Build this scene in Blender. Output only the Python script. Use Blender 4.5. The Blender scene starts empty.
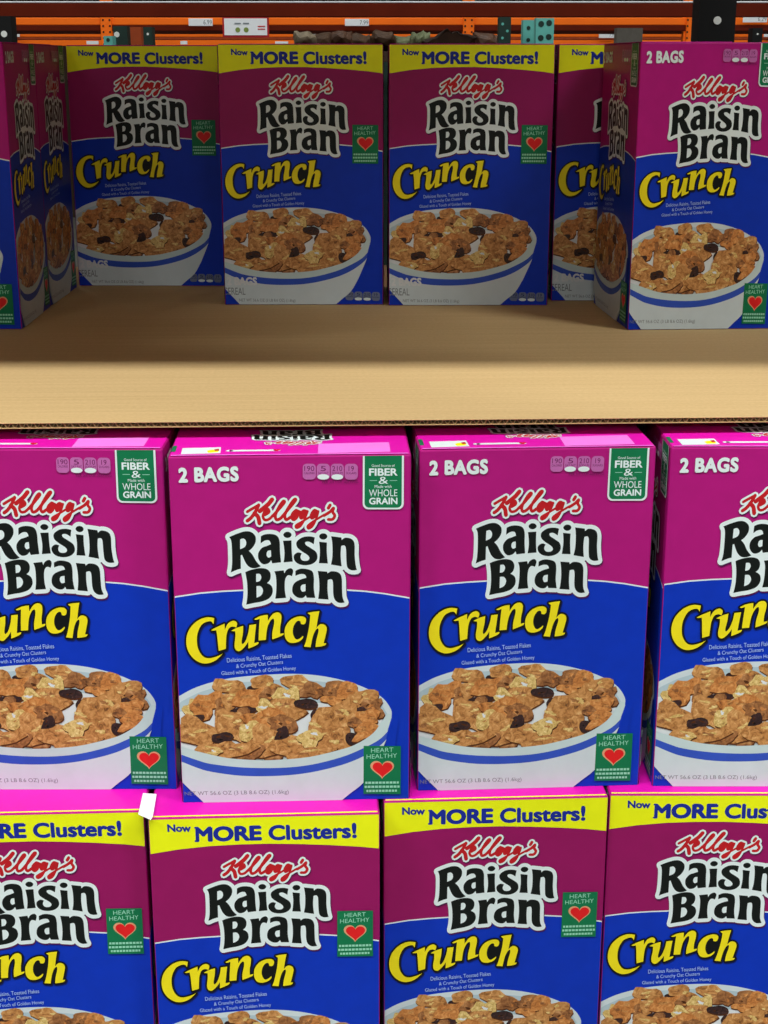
import bpy, bmesh, math, random
import numpy as np
from mathutils import Vector, Matrix, Euler
from mathutils.geometry import tessellate_polygon, delaunay_2d_cdt

random.seed(7)
sc = bpy.context.scene
COL = sc.collection

# ------------------------------------------------------------------ camera, world, lamps
F_PX, PITCH = 1502.77, math.radians(16.677)
BW, BD, BH = 0.2108, 0.1747, 0.332           # carton width, depth, height
SHEET_Z = -0.3105                            # top of the cardboard sheet below the eye
T_GAP = 0.0165
HC = 0.144 + 3 * BH + T_GAP - SHEET_Z        # eye height over the floor
cam = bpy.data.cameras.new('camera'); co = bpy.data.objects.new('camera', cam); COL.objects.link(co)
co.location = (0, 0, HC); co.rotation_euler = (math.pi / 2 - PITCH, 0, 0)
cam.sensor_fit = 'VERTICAL'; cam.sensor_height = 36; cam.sensor_width = 27
cam.lens = F_PX * 36 / 1024; cam.clip_start = 0.02; cam.clip_end = 100
sc.camera = co

w = bpy.data.worlds.new('world'); sc.world = w; w.use_nodes = True
w.node_tree.nodes['Background'].inputs[0].default_value = (0.95, 0.98, 1.0, 1)
w.node_tree.nodes['Background'].inputs[1].default_value = 0.045
sc.view_settings.view_transform = 'Standard'; sc.view_settings.look = 'None'
sc.view_settings.gamma = 1; sc.view_settings.use_curve_mapping = False
sc.view_settings.exposure = -0.45
LAMP_W = {-1.2: 330, -6.5: 25, -12.8: 400, 5.2: 110, 8.9: 60}
LAMP_Z = 6.0

# ------------------------------------------------------------------ materials
def lin(c):
    def f(v):
        v /= 255
        return v / 12.92 if v <= .04045 else ((v + .055) / 1.055) ** 2.4
    return (f(c[0]), f(c[1]), f(c[2]), 1)
MATS = {}
def mat(name, rgb, rough=.42, spec=.2, var=.06, scale=60, metal=0, bump=0):
    if name in MATS: return MATS[name]
    m = bpy.data.materials.new(name); m.use_nodes = True; nt = m.node_tree; N = nt.nodes
    b = N['Principled BSDF']; b.inputs['Roughness'].default_value = rough
    b.inputs['Specular IOR Level'].default_value = spec; b.inputs['Metallic'].default_value = metal
    tc = N.new('ShaderNodeTexCoord'); no = N.new('ShaderNodeTexNoise'); no.inputs['Scale'].default_value = scale
    no.inputs['Detail'].default_value = 4
    nt.links.new(tc.outputs['Object'], no.inputs['Vector'])
    r = N.new('ShaderNodeValToRGB'); c = lin(rgb)
    r.color_ramp.elements[0].position = .3; r.color_ramp.elements[1].position = .7
    r.color_ramp.elements[0].color = tuple(max(0, x * (1 - var)) for x in c[:3]) + (1,)
    r.color_ramp.elements[1].color = tuple(min(1, x * (1 + var)) for x in c[:3]) + (1,)
    nt.links.new(no.outputs['Fac'], r.inputs['Fac']); nt.links.new(r.outputs['Color'], b.inputs['Base Color'])
    if bump:
        bp = N.new('ShaderNodeBump'); bp.inputs['Strength'].default_value = bump; bp.inputs['Distance'].default_value = .002
        nt.links.new(no.outputs['Fac'], bp.inputs['Height']); nt.links.new(bp.outputs['Normal'], b.inputs['Normal'])
    MATS[name] = m
    return m
def mottled(name, cols, scale=190, rough=.45):
    """printed cereal texture: several inks mixed by two noises"""
    m = bpy.data.materials.new(name); m.use_nodes = True; nt = m.node_tree; N = nt.nodes
    b = N['Principled BSDF']; b.inputs['Roughness'].default_value = rough; b.inputs['Specular IOR Level'].default_value = .4
    tc = N.new('ShaderNodeTexCoord'); no = N.new('ShaderNodeTexNoise'); no.inputs['Scale'].default_value = scale
    no.inputs['Detail'].default_value = 5; no.inputs['Roughness'].default_value = .65; no.inputs['Distortion'].default_value = .8
    nt.links.new(tc.outputs['Object'], no.inputs['Vector'])
    r = N.new('ShaderNodeValToRGB'); el = r.color_ramp.elements
    while len(el) < len(cols): el.new(.5)
    for i, c in enumerate(cols):
        el[i].position = .3 + .42 * i / (len(cols) - 1); el[i].color = lin(c)
    nt.links.new(no.outputs['Fac'], r.inputs['Fac']); nt.links.new(r.outputs['Color'], b.inputs['Base Color'])
    MATS[name] = m
    return m
mat('pink', (178, 20, 122), var=.04); mat('deep_pink', (150, 18, 94), var=.04); mat('lit_lid_pink', (224, 20, 172), var=.04); mat('blue', (4, 52, 186), var=.05); mat('white_ink', (226, 238, 238), var=.02)  # lid pink is the front ink, brightened for light from above
mat('black_ink', (16, 22, 20), var=.1); mat('crunch_yellow', (244, 226, 28), var=.05); mat('script_red', (190, 26, 34), var=.1)
mat('banner_yellow', (242, 248, 18), var=.03); mat('navy_ink', (24, 44, 150), var=.06); mat('green_ink', (16, 118, 74), var=.05)
mat('icon_mauve', (192, 104, 172), var=.05); mat('icon_dark', (104, 28, 84), var=.05); mat('bowl_body', (206, 218, 222), var=.03)
mat('bowl_inside', (176, 196, 204), var=.04, scale=20); mat('bowl_lip', (198, 216, 216), var=.03); mat('bowl_stripe', (52, 84, 190), var=.05)
mat('milk', (220, 224, 226), var=.03); mat('heart_red', (226, 32, 34), var=.08); mat('grey_ink', (120, 128, 134), var=.05)
mat('slogan_ink', (170, 196, 240), var=.04); mat('lilac_ink_and_glint', (244, 130, 232), var=.03); mat('shade_ink', (80, 12, 74), var=.05)
mat('shade_navy', (6, 26, 96), var=.05); mat('crunch_black', (12, 16, 18), var=.05); mat('card_core', (205, 190, 165), var=.1)
mat('mint_ink', (150, 216, 186), var=.03); mat('heart_rim', (222, 160, 120), var=.03); mat('icon_grey', (112, 122, 150), var=.05)
mottled('flake_tan', [(98, 56, 24), (180, 120, 62), (208, 150, 88), (236, 196, 134)])
mottled('flake_orange', [(116, 62, 22), (188, 116, 56), (212, 142, 76), (236, 186, 122)])
mottled('flake_brown', [(76, 42, 20), (138, 86, 46), (170, 114, 66), (206, 152, 100)])
mottled('cluster_pale', [(150, 110, 56), (206, 170, 96), (230, 200, 130), (246, 226, 170)], 320)
mottled('raisin', [(16, 8, 10), (40, 20, 22), (58, 32, 32), (100, 70, 64)], 300, .35)
mat('flake_edge', (86, 46, 20), var=.2, scale=200)

def cardboard_mat():
    m = bpy.data.materials.new('kraft_cardboard'); m.use_nodes = True; nt = m.node_tree; N = nt.nodes; L = nt.links.new
    b = N['Principled BSDF']; b.inputs['Roughness'].default_value = .8; b.inputs['Specular IOR Level'].default_value = .2
    tc = N.new('ShaderNodeTexCoord')
    mp = N.new('ShaderNodeMapping'); mp.inputs['Scale'].default_value = (1.2, 90, 1); L(tc.outputs['Object'], mp.inputs['Vector'])
    n1 = N.new('ShaderNodeTexNoise'); n1.inputs['Scale'].default_value = 2; n1.inputs['Detail'].default_value = 3; L(mp.outputs[0], n1.inputs['Vector'])
    n2 = N.new('ShaderNodeTexNoise'); n2.inputs['Scale'].default_value = 260; n2.inputs['Detail'].default_value = 4; L(tc.outputs['Object'], n2.inputs['Vector'])
    mx = N.new('ShaderNodeMath'); mx.operation = 'MULTIPLY_ADD'; mx.inputs[1].default_value = .5; L(n1.outputs['Fac'], mx.inputs[0])
    m2 = N.new('ShaderNodeMath'); m2.operation = 'MULTIPLY'; m2.inputs[1].default_value = .5; L(n2.outputs['Fac'], m2.inputs[0]); L(m2.outputs[0], mx.inputs[2])
    r = N.new('ShaderNodeValToRGB'); r.color_ramp.elements[0].position = .3; r.color_ramp.elements[1].position = .7
    r.color_ramp.elements[0].color = lin((190, 158, 108)); r.color_ramp.elements[1].color = lin((208, 178, 128))
    L(mx.outputs[0], r.inputs['Fac']); L(r.outputs['Color'], b.inputs['Base Color'])
    MATS['kraft'] = m
cardboard_mat()

# ------------------------------------------------------------------ object helpers
def link_mesh(name, verts, faces, mats, fm=None, parent=None, smooth=False):
    me = bpy.data.meshes.new(name); me.from_pydata(verts, [], faces)
    for m in mats: me.materials.append(MATS[m])
    if fm: me.polygons.foreach_set('material_index', fm)
    if smooth: me.polygons.foreach_set('use_smooth', [True] * len(faces))
    me.update(); o = bpy.data.objects.new(name, me); COL.objects.link(o)
    if parent: o.parent = parent
    return o
def empty(name, loc, rz=0):
    o = bpy.data.objects.new(name, None); COL.objects.link(o); o.location = loc; o.rotation_euler = (0, 0, rz)
    o.empty_display_size = .05
    return o
def tag(o, label=None, cat=None, group=None, kind=None):
    if label: o['label'] = label
    if cat: o['category'] = cat
    if group: o['group'] = group
    if kind: o['kind'] = kind
    return o
def children(o): return [c for c in bpy.data.objects if c.parent == o]
def copy_tree(o, parent=None, kids=None):
    c = o.copy(); COL.objects.link(c)
    if parent: c.parent = parent
    for ch in children(o): copy_tree(ch, c)
    return c
class MB:
    def __init__(s): s.bm = bmesh.new(); s.m = []
    def mi(s, m):
        if m not in s.m: s.m.append(m)
        return s.m.index(m)
    def box(s, c, size, m, bev=0, rot=None, seg=2):
        r = bmesh.ops.create_cube(s.bm, size=1); vs = r['verts']
        for v in vs: v.co = Vector((v.co.x * size[0], v.co.y * size[1], v.co.z * size[2]))
        if bev:
            es = list({e for v in vs for e in v.link_edges})
            r2 = bmesh.ops.bevel(s.bm, geom=es, offset=bev, segments=seg, affect='EDGES', profile=.5)
            vs = [v for v in s.bm.verts if v.is_valid and v.tag is False]
            new = set(r2['verts'])
            vs = list(new | {v for f in r2['faces'] for v in f.verts})
        M = Matrix.Translation(Vector(c)) @ (Euler(rot).to_matrix().to_4x4() if rot else Matrix())
        fs = {f for v in vs for f in v.link_faces}; vv = {v for f in fs for v in f.verts}
        for v in vv: v.co = M @ v.co
        i = s.mi(m)
        for f in fs: f.material_index = i
        return s
    def cyl(s, a, b, r, m, n=16, r2=None):
        a, b = Vector(a), Vector(b); d = b - a
        g = bmesh.ops.create_cone(s.bm, cap_ends=True, segments=n, radius1=r, radius2=r if r2 is None else r2, depth=d.length)
        M = Matrix.Translation((a + b) / 2) @ d.to_track_quat('Z', 'Y').to_matrix().to_4x4()
        i = s.mi(m)
        for v in g['verts']: v.co = M @ v.co
        for f in {f for v in g['verts'] for f in v.link_faces}: f.material_index = i
        return s
    def build(s, name, parent=None):
        me = bpy.data.meshes.new(name); s.bm.to_mesh(me); s.bm.free()
        for m in s.m: me.materials.append(MATS[m])
        o = bpy.data.objects.new(name, me); COL.objects.link(o)
        if parent: o.parent = parent
        return o

# ------------------------------------------------------------------ large structure
def plate(name, x0, x1, y0, y1, z, m, t=.05):
    o = MB().box(((x0 + x1) / 2, (y0 + y1) / 2, z - t / 2), (x1 - x0, y1 - y0, t), m).build(name); tag(o, kind='structure'); return o
mat('concrete', (128, 126, 120), rough=.5, var=.12, scale=3); mat('roof_deck', (150, 150, 146), rough=.8, var=.05, scale=2)
mat('far_wall', (58, 44, 36), rough=.9, var=.25, scale=1.5)
plate('floor', -9, 9, -14, 15, 0, 'concrete', .1)
plate('ceiling', -9, 9, -14, 15, 6.6, 'roof_deck', .1)
o = MB().box((0, 15.05, 3.25), (18, .1, 6.5), 'far_wall').build('wall_back'); tag(o, kind='structure')

# lamps hanging under the ceiling
mat('lamp_housing', (210, 210, 205), rough=.5)
em = bpy.data.materials.new('lamp_glow'); em.use_nodes = True
eb = em.node_tree.nodes['Principled BSDF']; eb.inputs['Emission Color'].default_value = (1, .98, .95, 1); eb.inputs['Emission Strength'].default_value = 3
MATS['lamp_glow'] = em
lamp0 = None
for d, wt in LAMP_W.items():
    for lx in (-4, 0, 4):
        t = empty('ceiling_light', (lx, d, LAMP_Z + .1))
        MB().box((0, 0, .07), (2.5, .7, .1), 'lamp_housing', .01).box((0, 0, .3), (.03, .03, .4), 'lamp_housing').build('lamp_housing', t)
        MB().box((0, 0, .01), (2.4, .6, .02), 'lamp_glow').build('lamp_diffuser', t)
        ld = bpy.data.lights.new('lamp_tube', 'AREA'); ld.shape = 'RECTANGLE'; ld.size = 2.4; ld.size_y = .35; ld.energy = wt
        ld.color = (.97, 1, .98)
        lo = bpy.data.objects.new('lamp_tube', ld); COL.objects.link(lo); lo.parent = t; lo.location = (0, 0, -.02)
        tag(t, 'long white warehouse ceiling light hanging above the aisle, outside the picture', 'ceiling light', 'ceiling lights over the aisle')

# ------------------------------------------------------------------ print tracing
def homog(src, dst):
    A = []; B = []
    for (x, y), (u, v) in zip(src, dst):
        A.append([x, y, 1, 0, 0, 0, -u * x, -u * y]); B.append(u)
        A.append([0, 0, 0, x, y, 1, -v * x, -v * y]); B.append(v)
    h = np.linalg.solve(np.array(A, float), np.array(B, float)); return np.append(h, 1).reshape(3, 3)
UNIT = [(0, 0), (1, 0), (1, 1), (0, 1)]
H_M = homog([(167, 460), (411, 457.5), (411, 796.5), (182, 801.5)], UNIT)
H_B = homog([(149, 819.4), (380.6, 813.3), (380.9, 1119.1), (164.2, 1126.3)], UNIT)
H_T = homog([(218.7, 45), (384, 46), (382, 304.5), (224, 305.6)], UNIT)
def ap(H, p):
    a, b, c_, d, e, f, g_, h_, k_ = HL(H); x, y = p[0], p[1]; w_ = g_ * x + h_ * y + k_
    return ((a * x + b * y + c_) / w_, (d * x + e * y + f) / w_)
HC_ = {}
def HL(H):
    k = id(H)
    if k not in HC_: HC_[k] = ([float(v) for v in H.ravel()], H)
    return HC_[k][0]
ident = lambda uv: uv
def narrow(uv): return (uv[0] * 1.133 - .05, uv[1] - .002)
def narrow_low(uv): return (uv[0] * 1.09 - .012, (uv[1] - .53) * .92 + .515)

def smooth_path(pts, n=5):
    """closed outline; 3rd item marks a corner"""
    P = [Vector((p[0], p[1])) for p in pts]; C = [len(p) > 2 for p in pts]; N = len(P); out = []
    for i in range(N):
        j = (i + 1) % N; a, b = P[i], P[j]
        ta = (b - a) * 1.0 if C[i] else (b - P[i - 1]) * .5
        tb = (b - a) * 1.0 if C[j] else (P[(j + 1) % N] - a) * .5
        if C[i] and C[j]: out.append(a); continue
        if C[i]: ta = (b - a) * 1.5 - tb * .5
        if C[j]: tb = (b - a) * 1.5 - ta * .5
        L = (b - a).length
        if ta.length > 1.6 * L: ta *= 1.6 * L / ta.length
        if tb.length > 1.6 * L: tb *= 1.6 * L / tb.length
        for k in range(n):
            t = k / n; t2 = t * t; t3 = t2 * t
            out.append((2 * t3 - 3 * t2 + 1) * a + (t3 - 2 * t2 + t) * ta + (-2 * t3 + 3 * t2) * b + (t3 - t2) * tb)
    return [(p.x, p.y) for p in out]
def open_path(pts, n=5):
    P = [Vector(p[:2]) for p in pts]; out = []
    for i in range(len(P) - 1):
        a, b = P[i], P[i + 1]; ta = (b - P[i - 1]) * .5 if i else (b - a); tb = (P[i + 2] - a) * .5 if i + 2 < len(P) else (b - a)
        for k in range(n):
            t = k / n; t2 = t * t; t3 = t2 * t
            out.append((2 * t3 - 3 * t2 + 1) * a + (t3 - 2 * t2 + t) * ta + (-2 * t3 + 3 * t2) * b + (t3 - t2) * tb)
    out.append(P[-1]); return [(p.x, p.y) for p in out]
def tris(outer, holes=()):
    loops = [[Vector((x, y, 0)) for x, y in outer]] + [[Vector((x, y, 0)) for x, y in h] for h in holes]
    flat = [(p.x, p.y) for l in loops for p in l]
    return [[flat[i] for i in t] for t in tessellate_polygon(loops)]
def disc(c, rx, ry=None, n=14, rot=0):
    ry = ry or rx; cr, sr = math.cos(rot), math.sin(rot)
    return [(c[0] + rx * math.cos(a) * cr - ry * math.sin(a) * sr, c[1] + rx * math.cos(a) * sr + ry * math.sin(a) * cr)
            for a in (2 * math.pi * k / n for k in range(n))]
def stroke(path, r, closed=True, n=10):
    """polygons covering a pen of radius r dragged along the path (r may be a list)"""
    out = []; N = len(path); R = r if isinstance(r, (list, tuple)) else [r] * N
    for i in range(N): out.append(disc(path[i], R[i], n=n))
    for i in range(N if closed else N - 1):
        a = Vector(path[i]); b = Vector(path[(i + 1) % N]); d = b - a
        if d.length < 1e-6: continue
        nrm = Vector((-d.y, d.x)).normalized(); ra, rb = R[i], R[(i + 1) % N]
        out.append([tuple(a + nrm * ra), tuple(b + nrm * rb), tuple(b - nrm * rb), tuple(a - nrm * ra)])
    return out
def union(polys, thin=True):
    """merge overlapping convex pieces into one sheet of triangles"""
    V = []; Fc = []
    for p in polys:
        a = sum(p[i][0] * p[(i + 1) % len(p)][1] - p[(i + 1) % len(p)][0] * p[i][1] for i in range(len(p)))
        if abs(a) < 1e-9: continue
        q = p if a > 0 else p[::-1]
        Fc.append(list(range(len(V), len(V) + len(q)))); V += [Vector(x) for x in q]
    r = delaunay_2d_cdt(V, [], Fc, 1, 1e-5)
    vo = r[0]; fo = [f for f, src in zip(r[2], r[5]) if len(src)]
    if not thin: return [[tuple(vo[i]) for i in f] for f in fo]
    cnt = {}
    for f in fo:
        for i in range(len(f)):
            e = (min(f[i], f[(i + 1) % len(f)]), max(f[i], f[(i + 1) % len(f)])); cnt[e] = cnt.get(e, 0) + 1
    E = [e for e, n_ in cnt.items() if n_ == 1]; used_v = sorted({i for e in E for i in e}); ix = {v: k for k, v in enumerate(used_v)}
    r = delaunay_2d_cdt([vo[i] for i in used_v], [(ix[a], ix[b]) for a, b in E], [], 2, 1e-6)
    return [[tuple(r[0][i]) for i in f] for f in r[2]]
CACHE = {}
def once(key, fn):
    if key not in CACHE: CACHE[key] = fn()
    return CACHE[key]
FONT = {}
def font_tris(s, bold=0.0, spacing=1.0):
    k = (s, bold, spacing)
    if k in FONT: return FONT[k]
    cu = bpy.data.curves.new('t', 'FONT'); cu.body = s; cu.resolution_u = 4; cu.space_character = spacing
    ob = bpy.data.objects.new('t', cu); COL.objects.link(ob)
    dg = bpy.context.evaluated_depsgraph_get(); dg.update(); me = bpy.data.meshes.new_from_object(ob.evaluated_get(dg))
    me.calc_loop_triangles()
    vs = [(v.co.x, v.co.y) for v in me.vertices]
    x0 = min(v[0] for v in vs); x1 = max(v[0] for v in vs); y0 = min(v[1] for v in vs); y1 = max(v[1] for v in vs)
    TT = [[vs[i] for i in t.vertices] for t in me.loop_triangles]
    if bold > .025:
        cnt = {}
        for t in me.loop_triangles:
            for k3 in range(3):
                e = tuple(sorted((t.vertices[k3], t.vertices[(k3 + 1) % 3]))); cnt[e] = cnt.get(e, 0) + 1
        root = list(range(len(vs)))
        def find(i):
            while root[i] != i: i = root[i]
            return i
        for a, b in cnt: root[find(a)] = find(b)
        glyphs = {}
        for t in me.loop_triangles: glyphs.setdefault(find(t.vertices[0]), []).append([vs[i] for i in t.vertices])
        for (a, b), n_ in cnt.items():
            if n_ == 1: glyphs[find(a)] += stroke([vs[a], vs[b]], bold, False, 6)[1:]
        TT = [t for g_ in glyphs.values() for t in union(g_, False)]
        x0 -= bold; x1 += bold; y0 -= bold; y1 += bold
    T = [[((p[0] - x0) / (x1 - x0), (y1 - p[1]) / (y1 - y0)) for p in t] for t in TT]
    bpy.data.objects.remove(ob); bpy.data.curves.remove(cu); bpy.data.meshes.remove(me)
    FONT[k] = T; return T

LAY = 2.2e-5
class Art:
    """flat printed shapes of one panel; a part is one mesh"""
    def __init__(s): s.items = []          # (part, material, layer, tris in uv)
    def poly(s, part, m, layer, T, H=None, f=ident, clip=True):
        for t in T:
            q = [f(ap(H, p)) if H is not None else f(p) for p in t]
            if clip: q = clip_uv(q)
            if len(q) >= 3: s.items.append((part, m, layer, q))
def clip_uv(q, lo=.004, hi=.996):
    for ax, lim, sg in ((0, lo, 1), (0, hi, -1), (1, lo * .6, 1), (1, 1 - .6 * lo, -1)):
        out = []
        for i in range(len(q)):
            a, b = q[i], q[(i + 1) % len(q)]; da = (a[ax] - lim) * sg; db = (b[ax] - lim) * sg
            if da >= 0: out.append(a)
            if da * db < 0:
                t = da / (da - db); out.append((a[0] + (b[0] - a[0]) * t, a[1] + (b[1] - a[1]) * t))
        q = out
        if not q: return q
    return q
def place_front(u, v, e): return ((u - .5) * BW, -BD / 2 - e, (1 - v) * BH)
def place_right(u, v, e): return (BW / 2 + e, (u - .5) * BD, (1 - v) * BH)
def place_left(u, v, e): return (-BW / 2 - e, (.5 - u) * BD, (1 - v) * BH)
def place_top(u, v, e): return ((u - .5) * BW, (v - .5) * BD, BH + .0006 + e)
def bake(art, parent, placer, rename=None, flip=False):
    o_, a_, b_ = (Vector(placer(*k)) for k in ((0, 0, 0), (1, 0, 0), (0, 1, 0))); n_ = (a_ - o_).cross(b_ - o_)
    sgn = 1 if n_.dot(Vector(placer(0, 0, 1)) - o_) > 0 else -1
    parts = {}
    for part, m, layer, q in art.items:
        parts.setdefault(rename or part, []).append((m, layer, q))
    res = []
    for part, L in parts.items():
        ms = []; V = []; Fc = []; FM = []
        for m, layer, q in L:
            if m not in ms: ms.append(m)
            pts = [placer(u, v, LAY * (layer + 4)) for u, v in q]
            ar = sum(q[i][0] * q[(i + 1) % len(q)][1] - q[(i + 1) % len(q)][0] * q[i][1] for i in range(len(q)))
            if ar * sgn < 0: pts.reverse()
            Fc.append(list(range(len(V), len(V) + len(pts)))); V += pts; FM.append(ms.index(m))
        res.append(link_mesh(part, V, Fc, ms, FM, parent))
    return res

c = 'c'
def Z(ox, oy, s, pts): return [((p[0] / s + ox), (p[1] / s + oy)) + tuple(p[2:]) for p in pts]
ZA = lambda p: Z(220, 522, 9.6, p)
ZB = lambda p: Z(285, 522, 9.6, p)
ZC = lambda p: Z(180, 605, 9.6, p)
ZD = lambda p: Z(250, 605, 9.6, p)
NAME = [
 (ZA([(85,158,c),(150,130),(230,105),(290,108),(335,145),(340,200),(315,250),(275,288,c),(310,325),(345,385),(390,432,c),(340,450),(290,445),(250,410),(222,355),(210,325,c),(195,330,c),(198,455,c),(150,470),(100,492,c),(112,420),(112,300),(105,200)]),
  [ZA([(190,180,c),(225,172),(248,200),(240,245),(190,272,c)])]),
 (ZA([(390,150,c),(430,132),(490,128),(545,145),(570,195),(575,290),(585,395,c),(500,405,c),(490,375,c),(460,405),(410,412),(370,370),(365,310),(400,260),(450,240),(487,225,c),(470,190),(430,190),(388,218,c)]),
  [ZA([(487,282,c),(455,290),(445,325),(462,350),(490,340,c)])]),
 (ZA([(606,136),(620,115),(646,107),(672,115),(686,136),(672,157),(646,165),(620,157)]), []),
 (ZA([(603,192,c),(685,188,c),(688,290),(698,388,c),(610,395,c),(618,300)]), []),
 (ZB([(285,160,c),(230,150),(165,160),(112,200),(115,250),(160,290),(215,325),(235,355),(215,378),(170,378),(148,350),(160,310,c),(120,302),(85,330),(90,375),(130,410),(200,422),(270,405),(310,360),(300,300),(250,262),(200,230),(195,205),(230,200),(275,225,c)]), []),
 (ZB([(327,150),(340,129),(367,121),(394,129),(406,150),(394,171),(367,180),(340,171)]), []),
 (ZB([(327,200,c),(402,208,c),(402,300),(412,405,c),(325,402,c),(335,300)]), []),
 (ZB([(443,148,c),(540,160,c),(545,185,c),(580,162),(640,175),(668,220),(670,330),(680,420),(692,465,c),(640,468),(600,440),(590,370),(585,260),(570,235),(540,240,c),(535,330),(545,432,c),(442,415,c),(455,340),(455,230)]), []),
 (ZA([(240,488,c),(300,465),(380,450),(450,460),(483,500),(480,555),(450,590,c),(495,620),(505,680),(470,735),(400,765),(320,780),(250,795,c),(262,700),(258,590)]),
  [ZA([(345,505,c),(380,505),(395,535),(380,570),(345,580,c)]), ZA([(348,620,c),(390,622),(412,660),(395,705),(350,728,c)])]),
 (ZA([(520,480,c),(610,470,c),(618,500,c),(640,465),(680,450),(702,475),(690,525,c),(650,518),(625,560),(622,650),(635,730,c),(530,738,c),(540,650),(538,540)]), []),
 (ZB([(100,475,c),(150,455),(210,458),(262,480),(278,540),(278,640),(292,730,c),(210,728,c),(200,705,c),(170,730),(120,725),(78,690),(70,640),(90,590),(140,560),(205,540,c),(190,510),(150,505),(100,522,c)]),
  [ZB([(198,600,c),(160,610),(150,640),(165,670),(198,665,c)])]),
 (ZB([(315,475,c),(405,482,c),(410,500,c),(450,478),(515,490),(545,535),(550,640),(555,720),(575,772,c),(520,775),(480,745),(465,690),(462,590),(450,555),(412,560,c),(410,650),(420,745,c),(320,738,c),(330,650),(328,560)]), []),
]
CRUNCH = [
 ZC([(325,125,c),(240,120),(150,160),(80,240),(55,340),(75,440),(140,520),(230,555),(330,530),(408,460,c),(350,488),(270,505),(210,480),(165,400),(160,290),(195,200),(240,165),(290,155),(318,182,c)]),
 ZC([(295,240,c),(340,215),(425,178,c),(428,235,c),(460,175),(510,150),(545,170),(538,215,c),(500,205),(465,225),(445,280),(440,340),(438,415,c),(370,435,c),(362,370),(355,300),(345,240,c),(315,243)]),
 ZC([(490,245,c),(540,218),(605,198,c),(602,270),(590,345),(600,370),(630,335),(655,260),(665,190,c),(730,182,c),(722,260),(712,360,c),(755,350,c),(745,372),(700,395),(655,412,c),(655,345,c),(625,390),(575,435),(535,425),(522,380),(530,300),(528,250,c)]),
 ZD([(40,135,c),(100,105),(170,92,c),(172,150,c),(220,85),(270,70),(300,95),(300,150),(290,210),(290,272,c),(325,265,c),(315,285),(270,305),(215,325,c),(215,260),(232,170),(225,130),(195,150),(165,220),(152,330,c),(82,335,c),(85,240),(92,130,c),(60,140)]),
 ZD([(538,130),(535,165),(518,182),(490,178,c),(480,150),(450,155),(420,200),(412,260),(430,310),(460,325),(512,290,c),(510,310),(480,340),(420,358),(365,345),(335,290),(340,210),(385,145),(450,112),(510,108)]),
 ZD([(555,75,c),(600,65),(668,58,c),(655,120),(640,215,c),(680,180),(725,190),(740,225),(730,280),(710,360,c),(735,360,c),(720,380),(680,390),(632,395,c),(640,330),(660,250),(655,220),(630,240),(605,300),(585,398,c),(522,392,c),(545,320),(570,200),(580,95,c)]),
]
ZK = lambda p: Z(238, 495, 6.982, p)
SCRIPT = [(ZK(p), r) for p, r in [
 ([(62,130),(92,112),(142,84)], 1.3), ([(142,84),(118,132),(88,172),(62,192)], 1.6), ([(236,46),(205,82),(150,126)], 2.0), ([(112,140),(138,165),(148,208)], 1.9),
 ([(185,152),(215,132),(206,110),(186,125),(172,160),(185,185),(215,180),(245,152)], 1.25),
 ([(240,160),(285,110),(322,66),(314,58),(288,92),(260,150),(266,183),(290,178),(310,160)], 1.4),
 ([(305,165),(350,112),(400,52),(390,47),(357,92),(326,150),(335,183),(368,165)], 1.4),
 ([(403,118),(380,140),(372,170),(390,185),(412,165),(416,135),(403,118),(436,132)], 1.2),
 ([(480,125),(455,120),(432,150),(437,175),(460,165),(485,125),(464,180),(436,226),(408,240),(404,222),(448,196),(500,165)], 1.0),
 ([(555,125),(530,118),(508,150),(512,175),(535,165),(560,125),(544,180),(520,227),(492,244),(486,226),(522,197),(600,150)], 1.0),
 ([(600,155),(640,130),(666,104),(660,130),(675,155),(660,180),(630,182)], 1.35), ([(642,84),(630,104)], 1.5)]]

def shift(T, dx, dy): return [[(x + dx, y + dy) for x, y in t] for t in T]
def script_union(k, extra): return once(('script', k), lambda: union([q for pts, r in SCRIPT for q in stroke(open_path(pts), r * 1.08 + extra, False, 8)]))
def name_back(): return once('name', lambda: union([q for o, h in NAME for q in stroke(smooth_path(o), 4.1, True, 10)] + [t for o, h in NAME for t in tris(smooth_path(o))]))
def crunch_back(): return once('crunch', lambda: union([q for o in CRUNCH for q in stroke(smooth_path(o), 1.9, True, 8)] + [t for o in CRUNCH for t in tris(smooth_path(o))]
    + [t for q in ([(299, 628), (308, 618), (309, 640), (303, 645)], [(312, 634), (317, 628), (317, 640), (314, 644)]) for t in tris(q)]))
def logo(art, f, H):
    art.poly('brand_lettering', 'shade_ink', 26, shift(script_union(1, 2.05), .7, 1.1), H, f)
    art.poly('brand_lettering', 'white_ink', 36, script_union(1, 2.05), H, f)
    art.poly('brand_lettering', 'script_red', 38, script_union(0, 0), H, f)
    art.poly('product_lettering', 'shade_ink', 28, shift(name_back(), .8, 1.5), H, f)
    art.poly('product_lettering', 'white_ink', 33, name_back(), H, f)
    for outer, holes in NAME:
        art.poly('product_lettering', 'black_ink', 35, tris(smooth_path(outer), [smooth_path(h) for h in holes]), H, f)
def crunch(art, f, H):
    art.poly('flavor_lettering', 'shade_navy', 24, shift(crunch_back(), 1.0, 1.4), H, f)
    art.poly('flavor_lettering', 'crunch_black', 39, crunch_back(), H, f)
    for outer in CRUNCH: art.poly('flavor_lettering', 'crunch_yellow', 41, tris(smooth_path(outer)), H, f)
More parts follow.
